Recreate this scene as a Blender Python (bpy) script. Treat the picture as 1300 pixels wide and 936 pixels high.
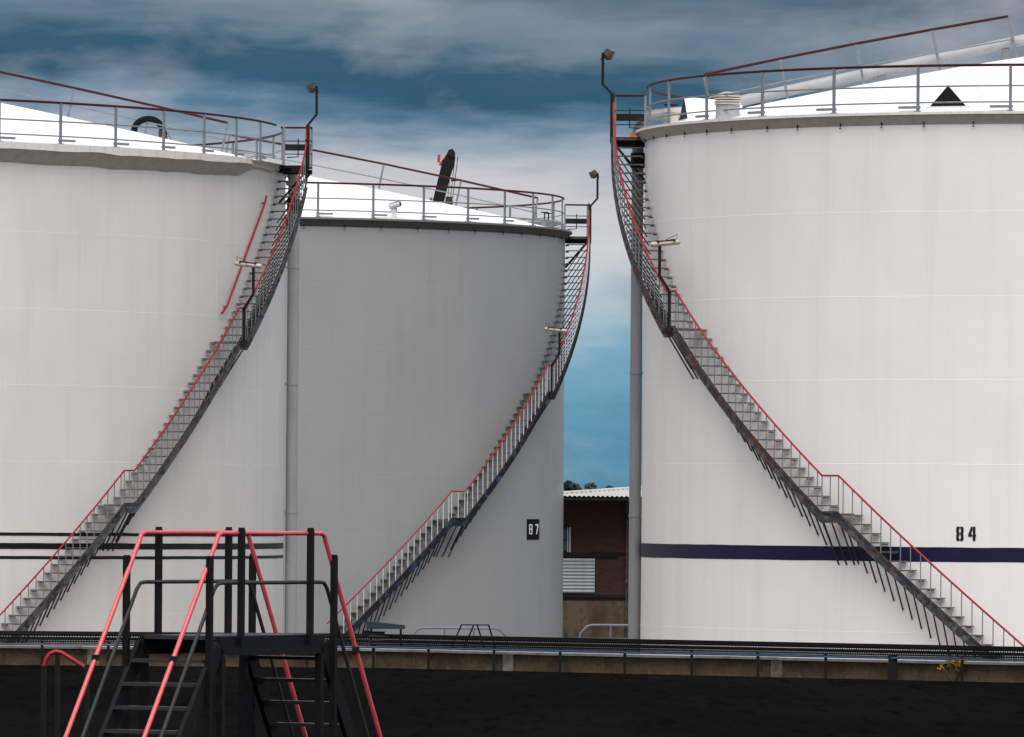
import bpy, bmesh, math, random
from mathutils import Vector, Matrix, noise
for o in list(bpy.data.objects): bpy.data.objects.remove(o)
scn = bpy.context.scene
C = scn.collection
R_ = math.radians
random.seed(7)

# ------------------------------------------------------------------ camera
F = 9500.0            # focal length in pixels of a 1300 px wide picture
HC = 4.2              # camera height above the tank floor
ROLL = 0.008
cam_d = bpy.data.cameras.new('camera'); cam = bpy.data.objects.new('camera', cam_d); C.objects.link(cam)
cam.location = (0, 0, HC)
cam.rotation_euler = (Matrix.Rotation(R_(90), 3, 'X') @ Matrix.Rotation(ROLL, 3, 'Z')).to_euler()
cam_d.sensor_width = 36; cam_d.lens = 36 * F / 1300; cam_d.shift_y = 180 / 1300
cam_d.clip_start = 1; cam_d.clip_end = 20000
scn.camera = cam

# ------------------------------------------------------------------ world
SUN_EL, SUN_AZ = R_(54), R_(1)          # azimuth: behind the camera, to its left
sd = Vector((-math.sin(SUN_AZ) * math.cos(SUN_EL), -math.cos(SUN_AZ) * math.cos(SUN_EL), math.sin(SUN_EL)))
w = bpy.data.worlds.new('World'); scn.world = w; w.use_nodes = True
nt = w.node_tree; nt.nodes.clear()
def N(t, **k):
    n = nt.nodes.new(t)
    for a, b in k.items(): setattr(n, a, b)
    return n
def L(a, b): nt.links.new(a, b)
def mth(op, a, b=None, c=None, clamp=False):
    n = N('ShaderNodeMath', operation=op, use_clamp=clamp)
    for i, v in enumerate((a, b, c)):
        if v is None: continue
        if isinstance(v, (int, float)): n.inputs[i].default_value = v
        else: L(v, n.inputs[i])
    return n.outputs[0]
def lin(c): return tuple(((v/255)/12.92 if v/255 <= .04045 else ((v/255+.055)/1.055)**2.4) for v in c) + (1,)
def ramp(fac, stops, interp='EASE'):
    r = N('ShaderNodeValToRGB'); r.color_ramp.interpolation = interp
    e = r.color_ramp.elements
    while len(e) < len(stops): e.new(.5)
    for el, (p, col) in zip(e, stops): el.position = p; el.color = col
    L(fac, r.inputs[0]); return r.outputs[0]
def mix(fac, a, b, bt='MIX'):
    m = N('ShaderNodeMix', data_type='RGBA', blend_type=bt)
    for s, v in ((m.inputs[0], fac), (m.inputs[6], a), (m.inputs[7], b)):
        if isinstance(v, (int, float)): s.default_value = v
        elif isinstance(v, tuple): s.default_value = v
        else: L(v, s)
    return m.outputs[2]
tc = N('ShaderNodeTexCoord'); sep = N('ShaderNodeSeparateXYZ'); L(tc.outputs['Generated'], sep.inputs[0])
def wnoise(sx, sz, off, detail, rough=.5, dist=0):
    mp = N('ShaderNodeMapping'); mp.inputs['Scale'].default_value = (sx, sx, sz); mp.inputs['Location'].default_value = off
    L(tc.outputs['Generated'], mp.inputs[0])
    n = N('ShaderNodeTexNoise'); n.inputs['Scale'].default_value = 1; n.inputs['Detail'].default_value = detail
    n.inputs['Roughness'].default_value = rough; n.inputs['Distortion'].default_value = dist
    L(mp.outputs[0], n.inputs['Vector']); return n.outputs['Fac']
n_mid = wnoise(24, 62, (6.1, 2.2, 0.4), 4, .5, .15)
n_brt = wnoise(30, 66, (2.8, 8.1, 1.9), 6, .55, .15)
n_fine = wnoise(75, 480, (1.2, 8.8, 2.2), 6, .58, .2)
el = sep.outputs[2]
az = mth('ARCTAN2', sep.outputs[0], sep.outputs[1])
warp = mth('ADD', mth('MULTIPLY', mth('SINE', mth('MULTIPLY', az, 8)), .0098),
           mth('ADD', mth('MULTIPLY', mth('SUBTRACT', n_mid, .5), .017), mth('MULTIPLY', mth('SUBTRACT', n_fine, .5), .0075)))
e2 = mth('ADD', el, warp)
lay = ramp(mth('MULTIPLY', e2, 10, clamp=True), [
    (0.00, lin((84, 130, 156))), (0.11, lin((80, 136, 165))), (0.20, lin((112, 160, 184))), (0.28, lin((170, 189, 200))),
    (0.36, lin((200, 201, 205))), (0.42, lin((190, 190, 196))), (0.47, lin((146, 160, 174))), (0.51, lin((82, 116, 142))),
    (0.545, lin((32, 78, 104))), (0.585, lin((38, 80, 106))), (0.625, lin((98, 118, 135))), (0.66, lin((116, 130, 144))),
    (0.71, lin((78, 97, 115))), (0.80, lin((96, 111, 128))), (1.0, lin((128, 140, 156)))], 'LINEAR')
brt = N('ShaderNodeMapRange'); L(n_brt, brt.inputs[0]); brt.inputs[1].default_value = .5; brt.inputs[2].default_value = .72; brt.inputs[3].default_value = 0; brt.inputs[4].default_value = .34
lay = mix(brt.outputs[0], lay, lin((206, 203, 208)))
drk = N('ShaderNodeMapRange'); L(n_brt, drk.inputs[0]); drk.inputs[1].default_value = .47; drk.inputs[2].default_value = .28; drk.inputs[3].default_value = 0; drk.inputs[4].default_value = .38
lay = mix(drk.outputs[0], lay, lin((52, 96, 128)))
n_hi = wnoise(3.2, 5.5, (0.7, 3.1, 1.4), 6, .6, .5)
hi = ramp(n_hi, [(.32, lin((140, 160, 182))), (.5, lin((204, 207, 212))), (.66, lin((246, 244, 242)))], 'LINEAR')
up = N('ShaderNodeMapRange', interpolation_type='SMOOTHSTEP'); L(el, up.inputs[0]); up.inputs[1].default_value = .075; up.inputs[2].default_value = .2
clouds = mix(up.outputs[0], lay, hi)
sky = N('ShaderNodeTexSky', sky_type='NISHITA'); sky.sun_disc = False; sky.sun_elevation = SUN_EL
sky.sun_rotation = math.atan2(sd.x, sd.y); sky.altitude = 50; sky.dust_density = 2
bg1 = N('ShaderNodeBackground'); L(sky.outputs[0], bg1.inputs[0]); bg1.inputs[1].default_value = .06
bg2 = N('ShaderNodeBackground'); L(clouds, bg2.inputs[0]); bg2.inputs[1].default_value = 1.0
ms = N('ShaderNodeMixShader'); ms.inputs[0].default_value = .93
L(bg1.outputs[0], ms.inputs[1]); L(bg2.outputs[0], ms.inputs[2])
wo = N('ShaderNodeOutputWorld'); L(ms.outputs[0], wo.inputs[0])

# ------------------------------------------------------------------ sun (veiled by cloud: soft) and exposure
sl = bpy.data.lights.new('sun', 'SUN'); sl.energy = 3.0; sl.angle = R_(60); sl.color = (1, .955, .92)
so = bpy.data.objects.new('sun', sl); C.objects.link(so); so.rotation_euler = (-sd).to_track_quat('-Z', 'Y').to_euler()
so.location = (0, 0, 60)
vs = scn.view_settings; vs.view_transform = 'Standard'; vs.look = 'None'; vs.exposure = .2; vs.gamma = 1; vs.use_curve_mapping = False

# ------------------------------------------------------------------ materials
MATS = {}
def mat(name, col, rough=.6, metal=0, var=None, coat=0, bump=0, spec=.5):
    """var: list of (scale xyz, colour, lo, hi, amount, detail): noise-masked second colour (dirt, rust, streaks)"""
    m = bpy.data.materials.new(name); m.use_nodes = True; MATS[name] = m
    t = m.node_tree; b = t.nodes['Principled BSDF']
    b.inputs['Roughness'].default_value = rough; b.inputs['Metallic'].default_value = metal
    b.inputs['Coat Weight'].default_value = coat; b.inputs['Specular IOR Level'].default_value = spec
    cur = None
    tcn = t.nodes.new('ShaderNodeTexCoord')
    for i, (sc, c2, lo, hi_, amt, det) in enumerate(var or []):
        mp = t.nodes.new('ShaderNodeMapping'); mp.inputs['Scale'].default_value = sc; mp.inputs['Location'].default_value = (i*3.3, i*1.7, i*5.1)
        t.links.new(tcn.outputs['Object'], mp.inputs[0])
        nz = t.nodes.new('ShaderNodeTexNoise'); nz.inputs['Scale'].default_value = 1; nz.inputs['Detail'].default_value = det
        nz.inputs['Roughness'].default_value = .62
        t.links.new(mp.outputs[0], nz.inputs['Vector'])
        mr = t.nodes.new('ShaderNodeMapRange'); t.links.new(nz.outputs['Fac'], mr.inputs[0])
        mr.inputs[1].default_value = lo; mr.inputs[2].default_value = hi_; mr.inputs[3].default_value = 0; mr.inputs[4].default_value = amt
        mx = t.nodes.new('ShaderNodeMix'); mx.data_type = 'RGBA'
        t.links.new(mr.outputs[0], mx.inputs[0])
        if cur is None: mx.inputs[6].default_value = tuple(col) + (1,)
        else: t.links.new(cur, mx.inputs[6])
        mx.inputs[7].default_value = tuple(c2) + (1,)
        cur = mx.outputs[2]
    if cur is None: b.inputs['Base Color'].default_value = tuple(col) + (1,)
    else: t.links.new(cur, b.inputs['Base Color'])
    if bump:
        sc, dist = bump
        nz = t.nodes.new('ShaderNodeTexNoise'); nz.inputs['Scale'].default_value = sc; nz.inputs['Detail'].default_value = 5
        t.links.new(tcn.outputs['Object'], nz.inputs['Vector'])
        bp = t.nodes.new('ShaderNodeBump'); bp.inputs['Distance'].default_value = dist; bp.inputs['Strength'].default_value = .6
        t.links.new(nz.outputs['Fac'], bp.inputs['Height']); t.links.new(bp.outputs[0], b.inputs['Normal'])
    return m
def shellmat(name, col, dirt, amt):
    return mat(name, col, .42, var=[((.35, .35, .3), dirt, .42, .75, amt, 3), ((2.6, 2.6, .12), dirt, .5, .8, amt*1.1, 5),
                                    ((9, 9, .5), dirt, .58, .85, amt*.8, 4), ((26, 26, 14), tuple(c*.6 for c in dirt), .70, .8, amt*.8, 2)], coat=.1, bump=(.8, .022))
shell_white = shellmat('white_tank_paint', (.69, .665, .65), (.54, .505, .475), .42)
shell_bright = shellmat('white_tank_paint_newer', (.755, .725, .72), (.61, .575, .56), .34)
shell_grey = shellmat('grey_tank_paint', (.272, .275, .28), (.225, .226, .231), .45)
roof_white = mat('white_roof_paint', (.84, .85, .86), .5, var=[((.5, .5, .5), (.7, .71, .73), .5, .8, .5, 4)])
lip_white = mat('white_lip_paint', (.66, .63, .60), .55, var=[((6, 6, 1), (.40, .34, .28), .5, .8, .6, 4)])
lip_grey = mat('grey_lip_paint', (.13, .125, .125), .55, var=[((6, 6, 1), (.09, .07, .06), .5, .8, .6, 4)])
red = mat('red_rail_paint', (.27, .009, .010), .45, var=[((7, 7, 7), (.13, .018, .012), .5, .72, .8, 5)], spec=.3)
pink = mat('faded_red_rail_paint', (.66, .085, .10), .38, var=[((4, 4, 9), (.5, .04, .05), .5, .75, .7, 5), ((30, 30, 30), (.13, .05, .035), .62, .70, .85, 4)], coat=.3)
maroon = mat('dark_maroon_paint', (.05, .004, .005), .55, var=[((5, 5, 5), (.014, .005, .005), .45, .7, .8, 4)], spec=.15)
galv = mat('grey_rail_paint', (.15, .165, .185), .5, var=[((8, 8, 8), (.09, .098, .108), .5, .72, .8, 4)])
palepaint = mat('pale_baluster_paint', (.55, .57, .59), .45, var=[((9, 9, 9), (.33, .33, .33), .5, .72, .8, 4)])
darksteel = mat('dark_steel', (.011, .011, .012), .6, metal=.0, var=[((9, 9, 9), (.045, .025, .015), .58, .74, .7, 5)], spec=.15)
treadmat = mat('weathered_tread_steel', (.075, .068, .062), .8, var=[((6, 6, 6), (.2, .18, .155), .48, .66, .8, 5), ((11, 11, 11), (.11, .05, .022), .58, .7, .8, 4)])
rust = mat('rusty_stringer_steel', (.035, .037, .042), .65, var=[((6, 6, 6), (.10, .108, .118), .47, .60, .85, 6), ((4, 4, 4), (.16, .045, .014), .55, .62, .95, 5), ((13, 13, 13), (.012, .011, .011), .55, .64, .9, 4)], spec=.25)
bluesteel = mat('dark_blue_stringer_paint', (.010, .013, .02), .55, var=[((4, 4, 4), (.035, .085, .15), .54, .62, .85, 5), ((9, 9, 9), (.008, .008, .009), .52, .60, .9, 4)], spec=.25)
greysteel = mat('grey_stringer_paint', (.075, .085, .095), .55, var=[((5, 5, 5), (.018, .018, .02), .48, .58, .9, 5), ((11, 11, 11), (.16, .17, .18), .58, .66, .8, 4), ((6, 6, 6), (.10, .035, .015), .6, .68, .85, 4)], spec=.25)
black = mat('black_paint', (.006, .006, .0065), .5, var=[((14, 14, 14), (.028, .022, .018), .58, .76, .7, 5)], spec=.18)
darkgrey = mat('dark_grey_pipe_paint', (.028, .029, .031), .5, var=[((12, 12, 12), (.07, .05, .035), .58, .72, .8, 5)], spec=.25)
pipegrey = mat('grey_pipe_paint', (.20, .205, .21), .45, var=[((3, 3, .5), (.14, .14, .14), .45, .7, .7, 4)])
pipewhite = mat('white_pipe_paint', (.36, .365, .38), .5, var=[((2, 2, 2), (.28, .28, .28), .45, .7, .6, 4)])
orange = mat('orange_flange_paint', (.75, .23, .012), .45)
navy = mat('navy_stripe_paint', (.007, .006, .032), .5, var=[((3, 3, 3), (.012, .011, .048), .5, .7, .6, 4)], spec=.2)
stripeblack = mat('black_stripe_paint', (.007, .008, .009), .5, spec=.2)
plateblack = mat('black_plate_paint', (.004, .0045, .008), .7, spec=.1)
soffit_shade_w = mat('beige_soffit_shade_paint', (.43, .395, .36), .7, var=[((5, 5, .8), (.33, .295, .26), .45, .7, .7, 4)], spec=.2)  # brownish paint, darkened to hold the shadow under the white eaves
soffit_shade_g = mat('dark_soffit_shade_paint', (.085, .082, .082), .7, var=[((5, 5, .8), (.05, .045, .042), .45, .7, .7, 4)], spec=.2)  # shadow under the grey tank's eave put into the colour
digitwhite = mat('white_digit_paint', (.8, .82, .84), .5)
lampmetal = mat('weathered_lamp_metal', (.055, .042, .032), .55, var=[((14, 14, 14), (.016, .012, .010), .48, .62, .8, 4)], spec=.2)
lampglass = mat('lamp_lens', (.42, .37, .31), .2, var=[((9, 9, 9), (.2, .15, .11), .5, .68, .8, 4)])
rubber = mat('black_rubber', (.005, .005, .005), .8, spec=.12)
def brickmat():
    m = bpy.data.materials.new('red_brick'); m.use_nodes = True; t = m.node_tree; b = t.nodes['Principled BSDF']; b.inputs['Roughness'].default_value = .85
    tcn = t.nodes.new('ShaderNodeTexCoord'); mp = t.nodes.new('ShaderNodeMapping'); mp.inputs['Rotation'].default_value = (R_(90), 0, 0)
    t.links.new(tcn.outputs['Object'], mp.inputs[0])
    br = t.nodes.new('ShaderNodeTexBrick'); br.inputs['Scale'].default_value = 1; br.inputs['Brick Width'].default_value = .225; br.inputs['Row Height'].default_value = .075
    br.inputs['Mortar Size'].default_value = .009; br.inputs['Color1'].default_value = (.06, .015, .006, 1); br.inputs['Color2'].default_value = (.028, .008, .004, 1); br.inputs['Mortar'].default_value = (.03, .022, .018, 1)
    t.links.new(mp.outputs[0], br.inputs['Vector']); t.links.new(br.outputs['Color'], b.inputs['Base Color']); return m
brick = brickmat()
render_ = mat('stained_render', (.105, .078, .05), .85, var=[((1.3, 1.3, .8), (.055, .028, .012), .42, .62, .9, 6), ((4, 4, 2), (.03, .022, .016), .52, .7, .85, 5)], bump=(9, .02))
louvre = mat('pale_louvre_paint', (.42, .45, .48), .5, var=[((5, 5, 5), (.3, .3, .31), .5, .7, .6, 3)])
sheet = mat('pale_roof_sheeting', (.50, .485, .46), .6, var=[((1, 6, 1), (.33, .31, .29), .45, .7, .7, 4)])
glass = mat('window_glass', (.05, .075, .09), .08)
wallbrown = mat('stained_bund_concrete', (.115, .074, .040), .85, var=[((2.2, 2.2, 2.2), (.06, .035, .018), .45, .62, .9, 6), ((7, 7, 3), (.19, .14, .085), .58, .74, .8, 5), ((16, 16, 16), (.03, .022, .016), .56, .68, .8, 4)], bump=(12, .02))
coping_m = mat('pale_coping_concrete', (.55, .53, .50), .75, var=[((3, 3, 3), (.33, .3, .26), .5, .7, .8, 5)])
bluepipe = mat('blue_pipe_paint', (.022, .07, .15), .45, var=[((5, 5, 5), (.015, .03, .05), .5, .66, .8, 4)])
asphalt = mat('fresh_black_asphalt', (.005, .005, .0052), 1, var=[((.25, .06, 1), (.008, .0078, .0075), .45, .7, .8, 5), ((3, .25, 1), (.003, .003, .003), .52, .66, .85, 6), ((14, 1.2, 1), (.010, .0095, .009), .62, .72, .6, 3)], bump=(22, .015), spec=0)
gravel = mat('bund_floor_gravel', (.17, .16, .145), .9, var=[((.3, .3, .3), (.12, .12, .09), .45, .65, .8, 5), ((20, 20, 20), (.08, .075, .07), .5, .65, .7, 3)])
teal = mat('dark_teal_paint', (.014, .034, .048), .45, var=[((4, 4, 4), (.02, .022, .025), .5, .7, .7, 4)])
leaf = mat('haze_tinted_leaves', (.018, .034, .036), .7, var=[((.4, .4, .4), (.032, .05, .045), .45, .65, .8, 3)])  # distance haze put into the leaf colour as a bluish tint
bark = mat('bark', (.06, .045, .035), .85)
flower = mat('yellow_flowers', (.55, .30, .012), .7); stemgreen = mat('weed_leaves', (.09, .10, .03), .7)
cranered = mat('red_crane_paint', (.33, .04, .03), .5)

# ------------------------------------------------------------------ mesh helpers
class MB:
    def __init__(s): s.v = []; s.f = []
    def add(s, v, f):
        b = len(s.v); s.v += [tuple(p) for p in v]; s.f += [tuple(i + b for i in q) for q in f]
    def box(s, c, sz, rz=0, M=None):
        c = Vector(c); M = M or Matrix.Rotation(rz, 3, 'Z')
        vs_ = [c + M @ Vector((x*sz[0]/2, y*sz[1]/2, z*sz[2]/2)) for x in (-1, 1) for y in (-1, 1) for z in (-1, 1)]
        s.add(vs_, [(0, 1, 3, 2), (4, 6, 7, 5), (0, 4, 5, 1), (2, 3, 7, 6), (0, 2, 6, 4), (1, 5, 7, 3)]); return s
    def bar(s, a, b, wd, ht=None, upv=(0, 0, 1)):
        a, b = Vector(a), Vector(b); ht = ht or wd; d = (b - a); ln = d.length; d.normalize()
        upv = Vector(upv)
        if abs(d.dot(upv)) > .95: upv = Vector((0, 1, 0))
        sd_ = d.cross(upv).normalized(); u = sd_.cross(d)
        s.box((a + b)/2, (ln, wd, ht), M=Matrix((d, sd_, u)).transposed()); return s
    def tube(s, pts, r, n=8, closed=False, rads=None):
        pts = [Vector(p) for p in pts]; m = len(pts); base = len(s.v)
        prev = None
        for i, p in enumerate(pts):
            if closed: t = (pts[(i+1) % m] - pts[i-1])
            else: t = (pts[min(i+1, m-1)] - pts[max(i-1, 0)])
            t.normalize()
            if prev is None:
                ref = Vector((0, 0, 1)) if abs(t.z) < .9 else Vector((1, 0, 0))
                u = t.cross(ref).normalized()
            else:
                u = (prev - t*prev.dot(t)).normalized()
            prev = u; v = t.cross(u); rr = rads[i] if rads else r
            for k in range(n):
                a = 2*math.pi*k/n; s.v.append(tuple(p + (u*math.cos(a) + v*math.sin(a))*rr))
        for i in range(m if closed else m-1):
            j = (i+1) % m
            for k in range(n):
                l = (k+1) % n
                s.f.append((base+i*n+k, base+i*n+l, base+j*n+l, base+j*n+k))
        if not closed:
            s.f.append(tuple(base+k for k in range(n))[::-1]); s.f.append(tuple(base+(m-1)*n+k for k in range(n)))
        return s
    def lathe(s, prof, n=128, c=(0, 0, 0), close=False):
        base = len(s.v); m = len(prof)
        for k in range(n):
            a = 2*math.pi*k/n
            for r, z in prof: s.v.append((c[0]+r*math.cos(a), c[1]+r*math.sin(a), c[2]+z))
        for k in range(n):
            l = (k+1) % n
            for i in range(m if close else m-1):
                j = (i+1) % m
                s.f.append((base+k*m+i, base+l*m+i, base+l*m+j, base+k*m+j))
        return s
    def prism(s, poly, depth, M=None, c=(0, 0, 0)):
        """poly in local XZ, extruded along local Y by depth"""
        M = M or Matrix.Identity(3); c = Vector(c); n = len(poly)
        vs_ = [c + M @ Vector((x, -depth/2, z)) for x, z in poly] + [c + M @ Vector((x, depth/2, z)) for x, z in poly]
        s.add(vs_, [tuple(range(n)), tuple(range(2*n-1, n-1, -1))] + [(i, i+n, (i+1) % n + n, (i+1) % n) for i in range(n)]); return s
    def mesh(s, name, m, smooth=False, off=(0, 0, 0)):
        me = bpy.data.meshes.new(name); o = Vector(off)
        me.from_pydata([tuple(Vector(p) - o) for p in s.v] if o.length else s.v, [], s.f)
        bm = bmesh.new(); bm.from_mesh(me); bmesh.ops.recalc_face_normals(bm, faces=bm.faces); bm.to_mesh(me); bm.free()
        me.materials.append(m)
        if smooth:
            for p in me.polygons: p.use_smooth = True
            try: me.set_sharp_from_angle(angle=R_(40))
            except Exception: pass
        return me
def link(name, me, parent=None, loc=(0, 0, 0), rot=(0, 0, 0)):
    o = bpy.data.objects.new(name, me); C.objects.link(o); o.location = loc; o.rotation_euler = rot
    if parent: o.parent = parent
    return o
def part(name, mb, m, root, smooth=False):
    """mesh given in world coordinates; root (an Empty without rotation, or None)"""
    off = wloc(root) if root else Vector((0, 0, 0))
    return link(name, mb.mesh(name, m, smooth, off), root)
def wloc(o):
    p = Vector((0, 0, 0))
    while o: p = p + o.location; o = o.parent
    return p
def tag(o, label, cat, group=None, kind=None):
    if kind: o['kind'] = kind
    if label: o['label'] = label
    if cat: o['category'] = cat
    if group: o['group'] = group
    return o
def thing(name, loc, label, cat, group=None):
    o = bpy.data.objects.new(name, None); C.objects.link(o); o.location = loc; o.empty_display_size = .3
    return tag(o, label, cat, group)

# ------------------------------------------------------------------ ground
YARD = 1.05
def gsheet(name, pts, m, z):
    mb = MB(); mb.add([(x, y, z) for x, y in pts], [tuple(range(len(pts)))])
    return mb
g = link('ground', gsheet('ground', [(-9000, -200), (9000, -200), (9000, 15000), (-9000, 15000)], gravel, 0).mesh('ground', gravel)); g['kind'] = 'structure'
# bund line (front face of the wall)
BL = [(-45, 148.6), (-2.7, 148.6), (9.6, 139.9), (60, 104.2)]
mb = MB(); n = len(BL)
top = [(-45, -60)] + BL + [(60, -60)]
mb.add([(x, y, YARD) for x, y in top] + [(x, y, -.3) for x, y in top],
       [tuple(range(len(top)))] + [(i, (i+1) % len(top), (i+1) % len(top)+len(top), i+len(top)) for i in range(len(top))])
yd = link('asphalt_yard', mb.mesh('asphalt_yard', asphalt)); yd['kind'] = 'structure'

# ------------------------------------------------------------------ tanks
COURSE = [0, 1.60, 3.42, 5.27, 7.10, 8.92, 10.76]
class Tank: pass
def pol(t, r, psi, z):
    """point on a circle about the tank axis; psi in degrees, 0 towards the camera, growing to the stair side"""
    a = R_(psi); return Vector((t.c[0] + t.s*r*math.sin(a), t.c[1] - r*math.cos(a), z))
def rad(t, psi):
    a = R_(psi); return Vector((t.s*math.sin(a), -math.cos(a), 0))
def roof_z(t, r):
    u = 1 - r/t.R
    return t.H + t.R*(.235*u - .035*u*u) + .02
def make_tank(cx, cy, R, H, s, shell, lip, label, eave, wavy=False):
    t = Tank(); t.c = (cx, cy); t.R = R; t.H = H; t.s = s
    t.o = thing('storage_tank', (cx, cy, 0), label, 'tank')
    edges = COURSE + [H]
    for i in range(7):
        r = R - .0025*i
        m_ = MB().lathe([(r, edges[i]), (r, edges[i+1])], 180)
        p = link('shell_course', m_.mesh('shell_course', shell, True), t.o)
        if i:
            rb = .008
            b = MB().lathe([(r - .004 + rb*1.1*math.cos(a), edges[i] + rb*1.6*math.sin(a)) for a in (-1.6, -.8, 0, .8, 1.6)], 180)
            link('weld_seam', b.mesh('weld_seam', shell, True), p)
    for i in range(7):
        npl = max(10, round(2*math.pi*R/6.1)); vw = MB().bar((0, 0, 0), (0, 0, edges[i+1]-edges[i]-.02), .014, .014, (0, 1, 0)).mesh('vertical_weld', shell)
        for k in range(npl):
            psi = -95 + (k + (.5 if i % 2 else 0) + .13*math.sin(i*5 + k))*360/npl
            if psi > 98: break
            dn = rad(t, psi); link('vertical_weld', vw, t.o, dn*(R - .0025*i - .0052) + Vector((0, 0, edges[i]+.01)), (0, 0, math.atan2(dn.y, dn.x)))
    # roof: shallow cone, slightly domed, with an uneven sheet edge
    mb = MB(); nr, ns = 14, 160; rr = [R + eave] + [R*(1 - k/nr) for k in range(nr)]
    for k in range(ns):
        a = 2*math.pi*k/ns; wv = .018*noise.noise(Vector((math.cos(a)*R*.8, math.sin(a)*R*.8, cx)))
        for q, r in enumerate(rr):
            z = H - eave*.12 + .03 if q == 0 else roof_z(t, r)
            z += wv*max(0, 1 - q*.4) + .012*noise.noise(Vector((r*math.cos(a), r*math.sin(a), 4.2)))
            mb.v.append((r*math.cos(a), r*math.sin(a), z))
    ap = len(mb.v); mb.v.append((0, 0, roof_z(t, 0)))
    m_ = len(rr)
    for k in range(ns):
        l = (k+1) % ns
        for q in range(m_-1): mb.f.append((k*m_+q, l*m_+q, l*m_+q+1, k*m_+q+1))
        mb.f.append((k*m_+m_-1, l*m_+m_-1, ap))
    t.roof = link('roof', mb.mesh('roof', roof_white, True), t.o)
    # eave lip: short outer edge, then a face that slopes back in to the shell
    mb = MB(); ns = 300
    for k in range(ns):
        psi = -180 + 360*k/ns; dz = .035; ov = eave; sof = .205
        if wavy:
            dz = .15 + .06*noise.noise(Vector((psi*.16, 1.3, 0))) + .03*noise.noise(Vector((psi*.5, 7.3, 0)))
            e = max(0, min(1, (73 - psi)/3.2)); ov = .03 + (eave - .03)*e; sof = .05 + .26*e
            sof += .03*noise.noise(Vector((psi*.3, 3.3, 0)))
        dn = rad(t, psi)
        for r, z in ((R + ov, H + .022), (R + ov, H - dz), (R + ov - .03, H - dz), (R - .004, H - dz - sof)):
            mb.v.append(tuple(dn*r + Vector((0, 0, z))))
    for k in range(ns):
        l = (k+1) % ns
        for q in range(2): mb.f.append((k*4+q, l*4+q, l*4+q+1, k*4+q+1))
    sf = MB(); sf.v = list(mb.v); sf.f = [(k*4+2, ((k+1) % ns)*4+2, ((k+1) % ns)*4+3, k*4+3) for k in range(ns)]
    link('eave_soffit', sf.mesh('eave_soffit', soffit_shade_g if lip is lip_grey else soffit_shade_w, True), t.o)  # undercut face whose darker colour stands in for the eave's shadow
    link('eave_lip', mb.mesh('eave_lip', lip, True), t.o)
    return t
TL = make_tank(-21.90, 191.15, 16.06, 12.85, 1, shell_white, lip_white, 'large white storage tank with three black stripes at the left edge', .34, True)
TC = make_tank(-9.06, 229.47, 10.64, 12.72, 1, shell_grey, lip_grey, 'grey storage tank with white roof and black 87 plate, between two white tanks', .20)
TR = make_tank(13.00, 171.79, 10.03, 12.90, -1, shell_bright, lip_white, 'white storage tank with a navy stripe and black number 84', .20)

def ring_band(t, z0, z1, m, name='painted_stripe'):
    r = t.R + .003; mb = MB(); ns = 420
    for k in range(ns):
        a = 2*math.pi*k/ns; c, s2 = math.cos(a), math.sin(a)
        for z, sd2 in ((z0, 2.), (z1, 9.)):
            mb.v.append((r*c, r*s2, z + .008*noise.noise(Vector((c*r*1.1, s2*r*1.1, sd2))) + .003*noise.noise(Vector((c*r*5, s2*r*5, sd2)))))
    for k in range(ns):
        l = (k+1) % ns; mb.f.append((k*2, l*2, l*2+1, k*2+1))
    return link(name, mb.mesh(name, m, True), t.o)
ring_band(TR, 3.155, 3.472, navy)
for a, b in ((3.50, 3.575), (3.18, 3.325), (2.94, 3.015)): ring_band(TL, a, b, stripeblack)

def surf_frame(t, psi):
    nrm = rad(t, psi); right = Vector((-nrm.y, nrm.x, 0))
    return Matrix((right, -nrm, Vector((0, 0, 1)))).transposed(), nrm
def digit_polys(ch, w_, h):
    g_ = .09*w_
    if ch == '8s':   # stencil eight: two mirrored halves with a slit
        half = [(0, .10), (.12, 0), (.46, 0), (.46, .16), (.36, .16), (.36, .40), (.46, .40), (.46, .60), (.36, .60), (.36, .84), (.46, .84), (.46, 1), (.12, 1), (0, .9), (0, .6), (.09, .5), (0, .4)]
        return [[(x*w_, y*h) for x, y in half], [((1-x)*w_, y*h) for x, y in half][::-1]]
    if ch == '4s':
        return [[(x*w_, y*h) for x, y in [(.62, 0), (.97, 0), (.97, 1), (.62, 1)]],
                [(x*w_, y*h) for x, y in [(0, .30), (.56, .30), (.56, .44), (.36, .44), (.56, .78), (.56, 1), (.38, 1), (0, .46)]],
                [(x*w_, y*h) for x, y in [(.97, .30), (1.05, .30), (1.05, .44), (.97, .44)]]]
    if ch == '8':
        out = []
        for y0, y1 in ((0, .53), (.47, 1)):
            out += [[(0, y0+.05), (.2, y0+.05), (.2, y1-.05), (0, y1-.05)], [(.8, y0+.05), (1, y0+.05), (1, y1-.05), (.8, y1-.05)],
                    [(.12, y0), (.88, y0), (.88, y0+.09), (.12, y0+.09)], [(.12, y1-.09), (.88, y1-.09), (.88, y1), (.12, y1)]]
        return [[(x*w_, y*h) for x, y in p] for p in out]
    if ch == '7':
        return [[(x*w_, y*h) for x, y in p] for p in ([(0, .86), (1, .86), (1, 1), (0, 1)], [(.28, 0), (.52, 0), (1, .86), (.74, .86)])]
def place_digit(t, ch, psi, z, w_, h, m, r, parent):
    M, nrm = surf_frame(t, psi); c = Vector((t.c[0], t.c[1], z)) + nrm*r
    mb = MB()
    for i, p in enumerate(digit_polys(ch, w_, h)):
        mb.prism([(x - w_/2, y) for x, y in p], .006 + .0006*i, M, c)
    return part('digit', mb, m, parent)
d0 = 18.35
place_digit(TR, '8s', d0 + .74, 3.615, .165, .31, stripeblack, TR.R + .004, TR.o)
place_digit(TR, '4s', d0 - .80, 3.615, .165, .31, stripeblack, TR.R + .004, TR.o)
mb = MB(); cols = 10
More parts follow.
